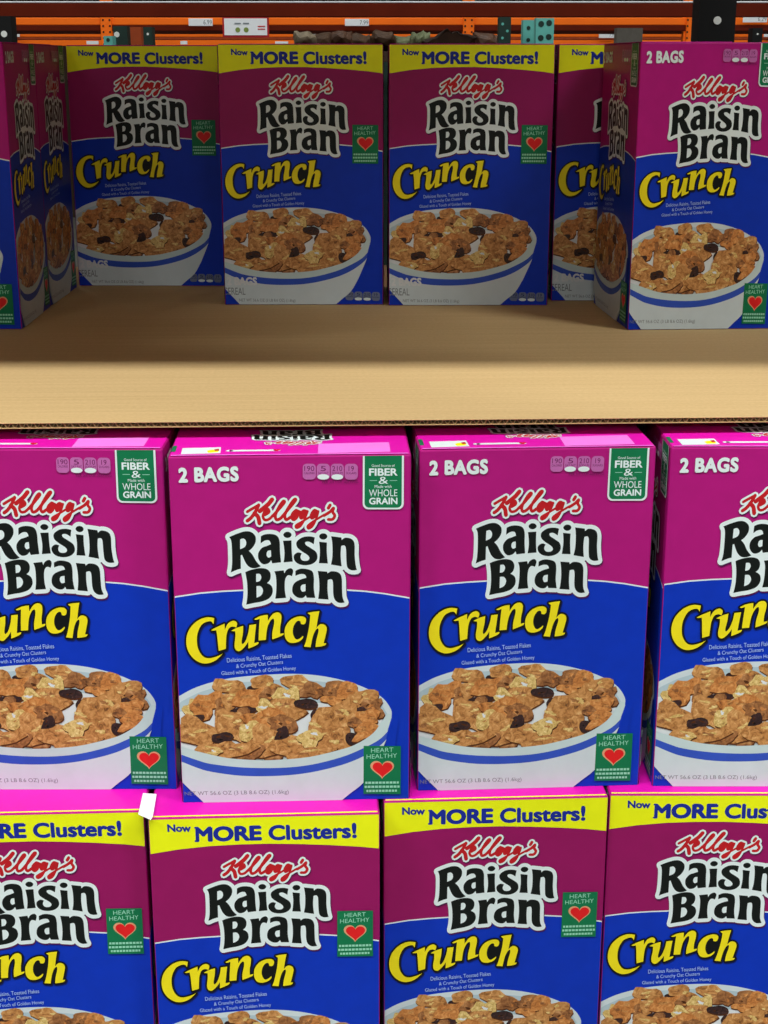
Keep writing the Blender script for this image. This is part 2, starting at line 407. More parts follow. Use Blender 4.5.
def text(art, part, m, layer, s, tl, tr, bl, H, f=ident, bold=.0, spacing=1.0):
    T = font_tris(s, bold, spacing); ex = (tr[0] - tl[0], tr[1] - tl[1]); ey = (bl[0] - tl[0], bl[1] - tl[1])
    art.poly(part, m, layer, [[(tl[0] + a * ex[0] + b * ey[0], tl[1] + a * ex[1] + b * ey[1]) for a, b in t] for t in T], H, f)
def slogan(art, f, H):
    for s, tl, tr, bl in (('Delicious Raisins, Toasted Flakes', (226.5, 657.5), (291.5, 652.5), (227, 662.5)),
                          ('& Crunchy Oat Clusters', (236, 663.5), (283, 659), (236.3, 668.5)),
                          ('Glazed with a Touch of Golden Honey', (221, 670.5), (296, 665), (221.5, 675.5))):
        text(art, 'slogan_text', 'slogan_ink', 40, s, tl, tr, bl, H, f, .015)
def rrect(x0, y0, x1, y1, r, n=5, top=True):
    P = []
    for cx, cy, a0, on in ((x1 - r, y1 - r, 0, 1), (x0 + r, y1 - r, 90, 1), (x0 + r, y0 + r, 180, top), (x1 - r, y0 + r, 270, top)):
        if not on: P.append((x0 if a0 == 180 else x1, y0)); continue
        for k in range(n + 1):
            a = math.radians(a0 + 90 * k / n); P.append((cx + r * math.cos(a), cy + r * math.sin(a)))
    return P
def heart(cx, cy, wx, hy, n=36):
    P = []
    for k in range(n):
        t = 2 * math.pi * k / n; x = 16 * math.sin(t) ** 3; y = 13 * math.cos(t) - 5 * math.cos(2 * t) - 2 * math.cos(3 * t) - math.cos(4 * t)
        P.append((cx + x / 32 * wx, cy - (y + 2.5) / 29 * hy))
    return P
def heart_badge(art, x0, y0, x1, y1, H, f=ident, lines=True):
    X = lambda a: x0 + (x1 - x0) * a
    Y = lambda a: y0 + (y1 - y0) * a
    P = 'heart_badge'
    art.poly(P, 'green_ink', 52, [[(x0, y0), (x1, y0), (x1, y1), (x0, y1)]], H, f)
    text(art, P, 'mint_ink', 54, 'HEART', (X(.2), Y(.05)), (X(.8), Y(.03)), (X(.2), Y(.14)), H, f, .02)
    text(art, P, 'mint_ink', 54, 'HEALTHY', (X(.08), Y(.18)), (X(.9), Y(.15)), (X(.08), Y(.27)), H, f, .02)
    art.poly(P, 'heart_rim', 54, tris(heart(X(.5), Y(.5), (x1 - x0) * .64, (y1 - y0) * .38)), H, f)
    art.poly(P, 'heart_red', 55, tris(heart(X(.51), Y(.5), (x1 - x0) * .54, (y1 - y0) * .32)), H, f)
    for k, (a, b) in enumerate(((.05, .95), (.03, .97), (.08, .9))):
        yy = .745 + k * .085
        art.poly(P, 'mint_ink', 54, [[(X(a), Y(yy)), (X(b), Y(yy - .01)), (X(b), Y(yy + .035)), (X(a), Y(yy + .045))]], H, f)
        for j in range(9):
            xa = a + (b - a) * (j + .6) / 9.4
            art.poly(P, 'green_ink', 55, [[(X(xa), Y(yy - .02)), (X(xa + .02), Y(yy - .02)), (X(xa + .02), Y(yy + .05)), (X(xa), Y(yy + .05))]], H, f)
def icons(art, x0, y0, x1, y1, H, f=ident, body='icon_mauve', dark='icon_dark', blank='white_ink'):
    n = 4; wd = (x1 - x0) / n; P = 'nutrition_icons'
    nums = ('190', '5', '210', '19'); sub = ('CALORIES', 'SAT FAT', 'SODIUM', 'SUGARS')
    for k in range(n):
        a = x0 + k * wd + wd * .03; b = x0 + (k + 1) * wd - wd * .03
        art.poly(P, body, 40, tris(rrect(a, y0, b, y1, wd * .28)), H, f)
        if k in (1, 2): art.poly(P, blank, 41, [disc(((a + b) / 2, y1 - (y1 - y0) * .17), wd * .42, (y1 - y0) * .17)], H, f)
        m = (b - a)
        text(art, P, dark, 42, nums[k], (a + m * (.12 if k != 1 and k != 3 else .3), y0 + (y1 - y0) * .14), (b - m * (.12 if k != 1 and k != 3 else .3), y0 + (y1 - y0) * .14), (a + m * (.12 if k != 1 and k != 3 else .3), y0 + (y1 - y0) * .46), H, f, .0)
        text(art, P, dark, 42, sub[k], (a + m * .1, y0 + (y1 - y0) * .52), (b - m * .1, y0 + (y1 - y0) * .52), (a + m * .1, y0 + (y1 - y0) * .66), H, f, .02)

# bowl of cereal, in the pixels of the middle-row box that was traced
RIM_TOP = [(172,699),(180,694.5),(195.6,686.7),(219,679.7),(242.5,676),(274,673.6),(300,673.2),(325,675.5),(350,681),(370,688.5),(384,697),(392,708)]
RIM_R = [(392.6,716),(389,726),(387.5,735),(385,743)]
BOTTOM = [(375,764),(364.5,780),(350,791.6),(336,803)]
BL_ = [(209,806),(200,797),(190,788),(180.8,779),(174,770)]
LIP_IN = [(172,738),(180,745),(199,750),(227,756),(258,758),(280,757.5),(311,754.5),(342.5,747),(358,741.4),(374,731),(383,719),(388,712)]
ST_T = [(172,749),(180.8,752.8),(196,758),(211,762),(242.5,765.3),(280,765.6),(311,762.5),(342.5,754.7),(364,746),(380,737.5),(389,729)]
ST_B = [(172,757),(181.5,760),(196,765.5),(211,769.7),(242.5,773.6),(280,773.4),(311,770),(342.5,762.5),(364,754),(380,744),(387.5,737)]
def blob(cx, cy, rx, ry, seed, rough=.18, n=20):
    R = random.Random(seed); ph = [R.uniform(0, 6.28) for _ in range(5)]; am = [R.uniform(.3, 1) * rough / (1 + .35 * k) for k in range(5)]
    rot = R.uniform(-.25, .25); P = []
    for k in range(n):
        a = 2 * math.pi * k / n; r = 1 + sum(am[j] * math.sin((j + 2) * a + ph[j]) for j in range(5))
        x = rx * r * math.cos(a); y = ry * r * math.sin(a); P.append((cx + x * math.cos(rot) - y * math.sin(rot), cy + x * math.sin(rot) + y * math.cos(rot)))
    return P
zA = lambda x, y, a, b, m: (180 + x / 6.4, 650 + y / 6.4, a / 6.4, b / 6.4, m)
zB = lambda x, y, a, b, m: (280 + x / 6.4, 650 + y / 6.4, a / 6.4, b / 6.4, m)
zC = lambda x, y, a, b, m: (180 + x / 6.4, 720 + y / 6.4, a / 6.4, b / 6.4, m)
zD = lambda x, y, a, b, m: (280 + x / 6.4, 700 + y / 6.4, a / 6.4, b / 6.4, m)
def dense(p): return open_path(p, 4)
RIM_TOP = dense(RIM_TOP + RIM_R[:1]); RIM_R = RIM_R[1:]; LIP_IN = dense(LIP_IN); ST_T = dense(ST_T); ST_B = dense(ST_B); BOTTOM = dense(BOTTOM); BL_ = dense(BL_)
T_, O_, B_, P_, R_ = 'flake_tan', 'flake_orange', 'flake_brown', 'cluster_pale', 'raisin'
PIECES = [zA(490,250,60,22,R_), zA(325,235,92,42,T_), zA(545,212,80,38,T_), zB(130,215,92,46,T_), zB(215,252,70,42,B_), zB(340,245,60,42,B_),
 zB(440,262,70,44,O_), zB(545,300,70,46,T_), zA(80,370,46,46,P_), zA(165,345,90,60,O_), zA(285,350,60,50,B_), zA(330,308,52,52,T_),
 zA(475,300,110,52,O_), zA(585,288,55,50,B_), zA(690,285,70,44,P_), zA(665,378,105,58,T_), zA(400,385,84,27,R_), zB(170,335,75,30,R_),
 zB(330,312,48,24,O_), zB(470,335,66,38,T_), zB(600,360,62,44,B_), zA(82,435,70,22,R_), zB(240,410,42,36,R_), zB(525,385,40,30,R_),
 zA(395,430,55,45,B_), zB(370,415,112,76,T_), zA(550,378,66,42,P_), zB(560,425,75,40,O_), zA(340,480,100,88,T_), zA(530,452,122,62,O_), zA(655,470,80,50,B_),
 zA(100,515,130,66,T_), zB(505,470,50,34,B_), zC(270,105,70,34,R_), zC(600,195,66,50,B_), zC(655,95,46,60,R_), zA(448,510,50,58,P_), zC(540,132,108,72,T_),
 zC(420,200,105,42,B_), zC(290,182,140,48,T_), zC(215,200,46,18,P_), zD(10,235,40,56,R_), zD(290,190,140,84,T_), zD(80,300,100,64,T_),
 zD(385,262,90,56,T_), zD(195,232,60,46,P_), zD(480,235,58,38,R_), zD(200,325,115,32,T_), zD(560,185,74,40,O_)]
def bowl(art, f, H):
    P = 'bowl_picture'
    outer = RIM_TOP + RIM_R + BOTTOM + BL_
    art.poly(P, 'bowl_body', 2, tris(outer), H, f)
    inner = [(174,706),(182,700),(198,692),(220,685),(243,681.5),(274,679),(300,678.5),(325,681),(348,686),(367,693),(380,701),(385,707)] + LIP_IN[::-1]
    art.poly(P, 'bowl_inside', 4, tris(inner), H, f)
    art.poly(P, 'milk', 5, tris([(174,712),(200,706),(260,700),(330,702),(372,712),(382,716)] + LIP_IN[-2::-1]), H, f)
    lay = 6.0
    for i, (x, y, rx, ry, m) in enumerate(PIECES):
        rx *= 1.22 if m != R_ else 1.05; ry *= 1.3 if m != R_ else 1.05
        big = .26 if m != R_ else .1
        o = blob(x, y, rx, ry, i, big)
        art.poly(P, 'flake_edge', lay, tris([(a + .6, b + 1.5) for a, b in o]), H, f); lay += .3
        art.poly(P, m, lay, tris(o), H, f); lay += .3
        R = random.Random(100 + i)
        hi = {T_: 'cluster_pale', O_: 'flake_tan', B_: 'flake_orange', P_: 'milk', R_: 'flake_edge'}[m]
        lo = {T_: 'flake_brown', O_: 'flake_brown', B_: 'flake_edge', P_: 'flake_tan', R_: 'crunch_black'}[m]
        for k in range(3 if rx > 6 else 2):
            a = R.uniform(0, 6.28); rr = R.uniform(.15, .55)
            art.poly(P, lo if k % 2 else hi, lay, tris(blob(x + rx * rr * math.cos(a), y + ry * rr * math.sin(a) - (0 if k % 2 else ry * .2), rx * R.uniform(.12, .28), ry * R.uniform(.08, .18), 200 + i * 5 + k, .4, 14)), H, f)
            lay += .05
    art.poly(P, 'bowl_lip', 47, tris(LIP_IN + [(392, 712), (392.6, 716), (389, 727)] + ST_T[::-1]), H, f)
    art.poly(P, 'bowl_stripe', 48, tris(ST_T + ST_B[::-1]), H, f)
    art.poly(P, 'bowl_body', 47, tris(ST_B + [(385, 743)] + BOTTOM + BL_), H, f)
    art.poly(P, 'blue', 49, tris([(388.8, 728), (393, 714), (400, 714), (396, 745), (387, 745), (387.5, 735)]), H, f)

def blue_field(art, f, H):
    arc = [(160,601),(175,597.6),(200,593.8),(222,592),(260,590),(300,589),(340,590),(365,591.6),(385,594),(412,598.5),(425,600)]
    art.poly('blue_field', 'white_ink', 0, tris([(x, y - .7) for x, y in arc] + [(x, y + .9) for x, y in arc[::-1]]), H, f)
    art.poly('blue_field', 'blue', 1, tris([(x, y + .7) for x, y in arc] + [(425, 815), (160, 815)]), H, f)

def front_two_bags(f_logo=ident):
    A = Art(); H = H_M
    blue_field(A, ident, H); bowl(A, ident, H); logo(A, f_logo, H); crunch(A, narrow_low if f_logo is narrow else ident, H); slogan(A, narrow_low if f_logo is narrow else ident, H)
    text(A, 'bag_count_text', 'white_ink', 40, '2 BAGS', (177.5, 470.5), (238, 469), (178, 485.5), H, ident, .05, 1.08)
    icons(A, 302, 466.5, 358, 482, H)
    text(A, 'nutrition_icons', 'icon_dark', 40, 'PER 3/4 CUP SERVING', (322, 483), (358, 482.6), (322, 485.6), H, ident, .02)
    P = 'fiber_badge'
    A.poly(P, 'white_ink', 40, tris(rrect(362.6, 454, 403.6, 511, 5.5, top=False)), H)
    A.poly(P, 'green_ink', 41, tris(rrect(364.4, 453, 401.6, 509.4, 4.5, top=False)), H)
    for s, x0, x1, y0, y1, b in (('Good Source of', 371.5, 394.5, 467, 469.6, .02), ('FIBER', 368.8, 397.3, 471, 478.3, .03), ('&', 378.5, 388, 479.3, 486.2, .02),
                                 ('Made with', 374.5, 391.5, 487.3, 490.2, .02), ('WHOLE', 368.8, 397.2, 491.6, 498.4, .025), ('GRAIN', 369, 397.4, 499.6, 506.3, .03)):
        text(A, P, 'white_ink', 43, s, (x0, y0), (x1, y0 - .2), (x0, y1), H, ident, b)
    for x0, x1 in ((369.5, 377), (389.5, 397)): A.poly(P, 'mint_ink', 43, [[(x0, 482.6), (x1, 482.5), (x1, 483.1), (x0, 483.2)]], H)
    heart_badge(A, 364.6, 743.5, 402, 791, H)
    text(A, 'net_weight_text', 'grey_ink', 50, 'NET WT 56.6 OZ (3 LB 8.6 OZ) (1.6kg)', (184, 789.5), (289, 787.2), (184.5, 794.5), H, ident, .01)
    return A
def front_more_clusters():
    A = Art(); H = H_M
    A.poly('blue_field', 'deep_pink', -2, [[(0, 0), (1, 0), (1, 1), (0, 1)]])
    blue_field(A, ident, H); bowl(A, ident, H); logo(A, ident, H); crunch(A, lambda uv: (uv[0] * .985 - .02, uv[1]), H); slogan(A, ident, H)
    k = 3.339; q = lambda x, y: (150 + x / k, 810 + y / k)
    P = 'yellow_banner'
    A.poly(P, 'banner_yellow', 3, tris([q(-20, 10), q(800, 0), q(800, 130), q(700, 121), q(600, 116), q(500, 113), q(400, 112), q(300, 115), q(200, 121), q(100, 132), q(-20, 152)]), H_B)
    text(A, P, 'navy_ink', 6, 'Now', q(60, 48), q(139, 48), q(62, 74), H_B, ident, .045)
    text(A, P, 'navy_ink', 6, 'MORE', q(150, 56), q(375, 50), q(152, 108), H_B, ident, .05)
    text(A, P, 'navy_ink', 6, 'Clusters!', q(397, 50), q(692, 41), q(399, 102), H_B, ident, .04)
    k4 = 3.2; t = lambda x, y: (210 + x / k4, y / k4)
    a = ap(np.linalg.inv(H_M), ap(H_T, t(457, 402))); b = ap(np.linalg.inv(H_M), ap(H_T, t(538, 526)))
    heart_badge(A, a[0], a[1], b[0], b[1], H)
    text(A, 'bag_count_text', 'milk', 50, '2 BAGS', t(50, 888), t(148, 888), t(51, 915), H_T, ident, .05)
    text(A, 'cereal_text', 'grey_ink', 50, 'CEREAL', t(40, 922), t(110, 922), t(41, 945), H_T, ident, .01)
    text(A, 'net_weight_text', 'grey_ink', 50, 'NET WT 56.6 OZ (3 LB 8.6 OZ) (1.6kg)', t(90, 957), t(270, 957), t(91, 969), H_T, ident, .01)
    a = ap(np.linalg.inv(H_M), ap(H_T, t(430, 932))); b = ap(np.linalg.inv(H_M), ap(H_T, t(541, 962)))
    icons(A, a[0], a[1], b[0], b[1], H, ident, 'icon_grey', 'shade_navy')
    return A

# ------------------------------------------------------------------ the cereal cartons
def carton(parent, ink='pink'):
    mb = MB()
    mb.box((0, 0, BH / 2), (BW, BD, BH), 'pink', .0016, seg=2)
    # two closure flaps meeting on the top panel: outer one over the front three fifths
    mb.box((0, -BD * .19, BH + .0001), (BW - .003, BD * .6, .0009), 'lit_lid_pink', .0003, seg=1)
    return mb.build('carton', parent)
def top_art(kind):
    """coordinates: u across the box, v from the front edge (0) to the back (1)"""
    A = Art(); P = 'top_print'
    def uv(px, py):      # picture point on the lid of the traced middle-row box
        vx = (px - 384) / F_PX; vz = (512 - py) / F_PX; C, S = math.cos(PITCH), math.sin(PITCH)
        d = (vx, C + vz * S, -S + vz * C); zt = SHEET_Z - T_GAP; t = zt / d[2]; x, y = d[0] * t + .0816, d[1] * t - 1.2624
        a = math.radians(2.19); return ((x * math.cos(a) + y * math.sin(a)) / BW + .5, (-x * math.sin(a) + y * math.cos(a)) / BD)
    if kind == 'two':
        A.poly(P, 'white_ink', 3, [[uv(182.5, 449), uv(221, 448), uv(220.5, 454), uv(181, 455)]], clip=False)
        A.poly(P, 'banner_yellow', 4, tris([uv(207, 451.5), uv(212, 450.5), uv(219, 450), uv(218, 453), uv(208, 453.6)]), clip=False)
        A.poly(P, 'script_red', 5, tris([uv(214, 450.3), uv(219, 449.5), uv(219, 451.5), uv(215, 452)]), clip=False)
        p0, p1 = uv(229.5, 451.6), uv(277, 451)
        A.poly(P, 'white_ink', 3, stroke([p0, p1], .016, False), clip=False)
        A.poly(P, 'heart_red', 5, tris(heart(uv(277, 451)[0], uv(277, 451)[1], .03, -.04)), clip=False)
        A.poly(P, 'lilac_ink_and_glint', 3, [[uv(318.5, 444.5), uv(389, 443), uv(390.5, 452.5), uv(318, 454)]], clip=False)
        A.poly(P, 'lilac_ink_and_glint', 3, [[(.012, .002), (.988, .002), (.988, .016), (.012, .016)]], clip=False)  # pale strip for the worn, lit front edge, highlight painted in
        A.poly(P, 'green_ink', 3, [[(.006, .08), (.024, .08), (.024, .2), (.006, .2)]], clip=False)
        c0 = uv(292, 447); s = .62 * .00089
        f = lambda p: (c0[0] - (p[0] - 292) * s / BW, c0[1] + (p[1] - 495) * s / BD)
        B = Art(); logo(B, f, None)
        for part, m, l, q in B.items: A.items.append((P, m, l * .2 + 4, q))
    else:
        A.poly(P, 'banner_yellow', 3, [[(.008, 0.01), (.992, 0.01), (.992, .022), (.008, .022)]], clip=False)
        A.poly(P, 'blue', 3, [[(.02, .62), (.5, .62), (.5, .98), (.02, .98)]], clip=False)
    return A
art_two = front_two_bags(); art_side = front_two_bags(narrow); art_more = front_more_clusters()
TOP2, TOPM = top_art('two'), top_art('more')
def make_box(kind):
    r = empty('cereal_box', (0, 0, 0)); carton(r)
    bake(art_two if kind == 'two' else art_more, r, place_front)
    for pl in (place_right, place_left): bake(art_side, r, pl, 'side_print')
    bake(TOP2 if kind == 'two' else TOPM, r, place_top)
    return r
def W_(x, y, z): return (x, y, HC + z)
Z_T = SHEET_Z; Z_M = SHEET_Z - T_GAP - BH; Z_B = Z_M - BH; Z_0 = Z_B - BH
proto = {'two': make_box('two'), 'more': make_box('more')}; used = set()
GROUP = 'cereal boxes stacked on the pallet'
def place(kind, x, D, yaw, z, label, group, turn=0):
    o = proto[kind] if kind not in used else copy_tree(proto[kind]); used.add(kind)
    a = math.radians(yaw); dp = BW if turn else BD
    o.location = W_(x - math.sin(a) * dp / 2, D + math.cos(a) * dp / 2, z); o.rotation_euler = (0, 0, a + turn)
    tag(o, label, 'cereal box', group); return o
g = 'pink and blue boxes in the middle tier'
place('two', -.3006, 1.2854, 0, Z_M, 'pink cereal box cut off by the left edge, tier just under the cardboard', g)
place('two', -.0816, 1.2624, 2.19, Z_M, 'pink cereal box marked 2 BAGS under the cardboard, second from left in its tier', g)
place('two', .1366, 1.2880, 3.22, Z_M, 'pink cereal box marked 2 BAGS under the cardboard, third from left in its tier', g)
place('two', .3597, 1.2917, 0, Z_M, 'pink cereal box cut off by the right edge, tier just under the cardboard', g)
g = 'yellow-bannered boxes in the lowest visible tier'
place('more', -.3256, 1.2372, 2.7, Z_B, 'yellow-bannered cereal box at the bottom left corner, left of the paper tab', g)
place('more', -.1092, 1.2329, 2.81, Z_B, 'yellow-bannered cereal box in the bottom tier, just right of the white paper tab', g)
place('more', .1050, 1.2656, 2.98, Z_B, 'yellow-bannered cereal box in the bottom tier, third from left, whole banner in view', g)
place('more', .3174, 1.2745, 0, Z_B, 'yellow-bannered cereal box at the bottom right corner of the photo', g)
g = 'boxes standing on the cardboard sheet'
place('more', -.3354, 2.1755, -.69, Z_T, 'dim yellow-bannered cereal box farthest back on the cardboard, left of the centre pair', g)
place('more', -.1064, 1.9996, .33, Z_T, 'yellow-bannered cereal box on the cardboard, left one of the centre pair', g)
place('more', .1116, 1.9937, .32, Z_T, 'yellow-bannered cereal box on the cardboard, right one of the centre pair', g)
place('more', .3317, 2.0345, 0, Z_T, 'yellow-bannered cereal box on the cardboard half hidden behind the turned pink box', g)
place('two', -.5438, 1.8053, 1.0, Z_T, 'pink cereal box cut off by the left edge on the cardboard, nearest of two', g)
place('two', -.5473, 1.9850, -.31, Z_T, 'pink cereal box at the upper left, only its narrow side showing behind the nearest', g)
place('two', .3814, 1.8074, 3.46, Z_T, 'pink cereal box turned narrow side forward on the cardboard, at the upper right', g, -math.pi / 2)
place('two', .5830, 1.8150, 1.0, Z_T, 'cereal box showing only a sliver at the right edge, on the cardboard', g)

# cartons packed behind and below the ones in front
core = None
def hidden(x, D, z, label, group):
    global core
    if core is None:
        core = empty('cereal_box', (0, 0, 0)); src = next(ch for ch in children(proto['more']) if ch.name.startswith('carton'))
        k = src.copy(); COL.objects.link(k); k.parent = core; o = core
    else: o = copy_tree(core)
    o.location = W_(x, D + BD / 2, z); tag(o, label, 'cereal box', group)
for r in range(1, 6):
    for i in range(6):
        for z, nm in ((Z_M, 'middle'), (Z_B, 'lower'), (Z_0, 'bottom')):
            hidden(-.5475 + i * .219, 1.3 + r * .181, z, 'pink cereal box packed behind the front rows of the %s tier' % nm, 'boxes packed behind the front row, %s tier' % nm)
for i in range(6):
    hidden(-.5475 + i * .219, 1.285, Z_0, 'pink cereal box standing on the wooden pallet below the picture', 'front boxes of the tier on the pallet')

# ------------------------------------------------------------------ corrugated cardboard sheet
def sheet():
    t = empty('cardboard_sheet', W_(0, 1.326, SHEET_Z), math.atan2(1.3386 - 1.3128, .6945))
    tag(t, 'brown corrugated cardboard sheet lying on the middle tier and carrying the upper boxes', 'cardboard sheet')
    xw, dep, th = .70, 1.08, .0050
    MB().box((0, dep / 2, -.0002), (2 * xw, dep, .0004), 'kraft').build('top_liner', t)
    MB().box((0, dep / 2, -th + .0002), (2 * xw, dep, .0004), 'kraft').build('bottom_liner', t)
    n = 2200; V = []; Fc = []; per = .0066; hh = th - .0010
    for i in range(n + 1):
        x = -xw + 2 * xw * i / n; zc = -th / 2 + hh / 2 * math.sin(2 * math.pi * x / per)
        V += [(x, .0006, zc + .00018), (x, dep, zc + .00018), (x, .0006, zc - .00018), (x, dep, zc - .00018)]
    for i in range(n):
        a = 4 * i; b = a + 4
        Fc += [(a, b, b + 1, a + 1), (a + 2, a + 3, b + 3, b + 2), (a, a + 2, b + 2, b)]
    link_mesh('fluting', V, Fc, ['kraft'], None, t)
    return t
sheet()

# torn white paper tab between two boxes of the bottom tier
def paper_tab():
    zt = Z_B + BH
    def P(px, py, dz=0):
        vx = (px - 384) / F_PX; vz = (512 - py) / F_PX; C, S = math.cos(PITCH), math.sin(PITCH)
        d = (vx, C + vz * S, -S + vz * C); t = (zt + dz) / d[2]; return (d[0] * t, d[1] * t, HC + zt + dz)
    a, b, c2, d2 = P(143, 793, .003), P(156.5, 794, .003), P(153, 815.5, .004), P(139, 811, .004)
    e, f2 = (c2[0] - .001, c2[1] - .006, c2[2] - .001), (d2[0], d2[1] - .004, d2[2] - .001)
    V = [a, b, c2, d2, e, f2]; V += [(x, y, z - .0005) for x, y, z in V]
    F = [(0, 3, 2, 1), (3, 5, 4, 2), (6, 7, 8, 9), (9, 8, 10, 11), (0, 1, 7, 6), (1, 2, 8, 7), (2, 4, 10, 8), (4, 5, 11, 10), (5, 3, 9, 11), (3, 0, 6, 9)]
    mat('paper', (246, 244, 250), rough=.6, var=.02)
    o = link_mesh('paper_tab', V, F, ['paper'])
    tag(o, 'small torn white paper tab sticking out between two yellow-bannered boxes', 'paper tab')
paper_tab()

# ------------------------------------------------------------------ wooden pallet
mat('pallet_wood', (176, 140, 96), rough=.8, var=.2, scale=14)
pt = empty('wooden_pallet', (0, 1.83, 0)); tag(pt, 'wooden pallet under the whole stack of cereal boxes, below the picture', 'pallet')
for i in range(7): MB().box((0, -.6 + i * .2, .133), (1.32, .13, .02), 'pallet_wood', .002).build('deck_board', pt)
for x in (-.62, 0, .62): MB().box((x, 0, .071), (.05, 1.33, .103), 'pallet_wood', .002).build('stringer', pt)
for y in (-.6, 0, .6): MB().box((0, y, .0105), (1.32, .12, .019), 'pallet_wood', .002).build('bottom_board', pt)

# ------------------------------------------------------------------ racks
mat('orange_steel', (255, 112, 14), rough=.6, spec=.2, var=.06, scale=8); mat('shaded_steel', (92, 26, 8), spec=.1, rough=.8, var=.1, scale=8)  # dark one: orange beam steel with shadow put into its colour
mat('black_steel', (10, 12, 13), spec=.2, rough=.6, var=.2, scale=20); mat('teal_steel', (92, 170, 160), rough=.5, var=.08, scale=20)
mat('dark_green_steel', (26, 48, 42), rough=.5, var=.2, scale=20); mat('rust_steel', (150, 62, 24), rough=.6, var=.15, scale=30)
mat('deck_grey', (84, 80, 74), rough=.7, var=.1); mat('tag_white', (226, 230, 234), rough=.5, var=.02); mat('sign_red', (170, 30, 40))
mat('hole_light', (216, 222, 218), rough=.6); mat('goods_brown', (64, 44, 28), rough=.6, var=.3, scale=24); mat('goods_dark', (74, 50, 36), rough=.5, var=.4, scale=20)
mat('goods_green', (92, 98, 70), rough=.6, var=.3, scale=20); mat('goods_pale', (110, 98, 80), rough=.6, var=.3, scale=20); mat('veg_green', (120, 140, 70))
C0, S0 = math.cos(PITCH), math.sin(PITCH)
def zat(py, D):                       # height of a thing seen at picture row py, D metres away
    vz = (512 - py) / F_PX; return HC + D * (-S0 + vz * C0) / (C0 + vz * S0)
def xat(px, py, D):
    vz = (512 - py) / F_PX; return D * ((px - 384) / F_PX) / (C0 + vz * S0)
# rack that carries the display: black uprights, front beam and deck above the picture
NR = empty('pallet_rack', (0, 2.7, 0)); tag(NR, 'steel rack round the cereal display with a black perforated upright at the upper right', 'rack')
def upright(parent, x, y, wdt, m, z0=0, z1=4.2, hole=None, name='upright_post', depth=.06):
    mb = MB(); t = .004
    mb.box((x, y, (z0 + z1) / 2), (wdt, t, z1 - z0), m)
    for s in (-1, 1): mb.box((x + s * (wdt / 2 - t / 2), y + depth / 2, (z0 + z1) / 2), (t, depth, z1 - z0), m)
    o = mb.build(name, parent)
    return o
D1 = 2.75; xb = xat(717, 20, D1)
p = upright(NR, xb, 0.05, .064, 'black_steel')
mb = MB()
for k in range(70):
    zz = zat(34, D1) - 1.4 + k * .0508
    mb.cyl((xb, .0478, zz), (xb, .0455, zz), .0068, 'hole_light', 14)
mb.build('punched_hole', p)
upright(NR, -1.9, .05, .066, 'black_steel'); upright(NR, xb, -1.75, .08, 'black_steel'); upright(NR, -1.9, -1.75, .08, 'black_steel')
MB().box(((xb - 1.9) / 2, -1.468, HC + .40), (xb + 1.82, .045, .11), 'orange_steel', .004).build('beam', NR)
MB().box(((xb - 1.9) / 2, .12, HC + .40), (xb + 1.82, .045, .11), 'orange_steel', .004).build('beam', NR)
MB().box(((xb - 1.9) / 2, -.69, HC + .465), (xb + 1.82, 1.60, .02), 'pallet_wood').build('shelf_deck', NR)

def bar(parent, x0, x1, y0, y1, D, m, name='beam', t=.05):
    za, zb = zat(y1, D), zat(y0, D); xa, xc = xat(x0, 25, D), xat(x1, 25, D)
    return MB().box(((xa + xc) / 2, t / 2, (za + zb) / 2), (xc - xa, t, zb - za), m, min(.003, (zb - za) * .2), seg=1).build(name, parent)
# first far rack: shaded beam coloured dark red, bright gap above as a pale lip, beams at 6 m
FA = empty('storage_rack', (0, 6, 0)); tag(FA, 'far storage rack with a long shaded red shelf beam across the top of the photo', 'rack')
bar(FA, -500, 1300, 3.2, 17, 6, 'shaded_steel')
gap_strip = bar(FA, -500, 1300, 1.2, 2.6, 6, 'tag_white', 'gap_light_strip', .3)  # light of the bright gap, drawn as a pale strip
bar(FA, -500, 1300, -30, -1, 6, 'shaded_steel')
for x in (-400, 1240): upright(FA, xat(x, 25, 6), .06, .1, 'dark_green_steel', 0, 3.2)
FB = empty('storage_rack', (0, 8, 0)); tag(FB, 'bright orange rack behind the dark beam, with price tags on its beams', 'rack')
bar(FB, -300, 1100, 17.6, 25, 8, 'orange_steel'); bar(FB, -300, 1100, 25, 31, 8.0, 'shaded_steel', 'shelf_underside', .9)  # underside coloured dark for the shade in the gap
for x0, x1 in ((101, 112), (463, 474), (686, 694)):
    o = bar(FB, x0, x1, 14, 50, 8, 'orange_steel', 'upright_post'); o.location.y = -.02
    mb = MB()
    for k in range(5):
        for s in (-.3, .3):
            zz = zat(20 + 6 * k, 7.98); xx = xat((x0 + x1) / 2 + s * (x1 - x0), 25, 7.98)
            MB().cyl((xx, -.001, zz), (xx, -.0025, zz), .005, 'black_steel', 8).build('bolt_hole', o)
    MB().box((xat((x0 + x1) / 2, 25, 8), .03, .9), (.06, .05, 1.8), 'orange_steel').build('upright_leg', FB)
FC = empty('storage_rack', (0, 9.5, 0)); tag(FC, 'farthest orange rack, its lower beams just above the box tops', 'rack')
bar(FC, -300, 1100, 31, 37, 9.5, 'orange_steel'); bar(FC, -300, 1100, 37.2, 40, 9.5, 'rust_steel', 'beam_flange', .06); bar(FC, -300, 1100, 40.2, 46, 9.5, 'orange_steel')
for x in (-200, 384, 1000): upright(FC, xat(x, 25, 9.5), .08, .1, 'dark_green_steel', 0, 2.4)

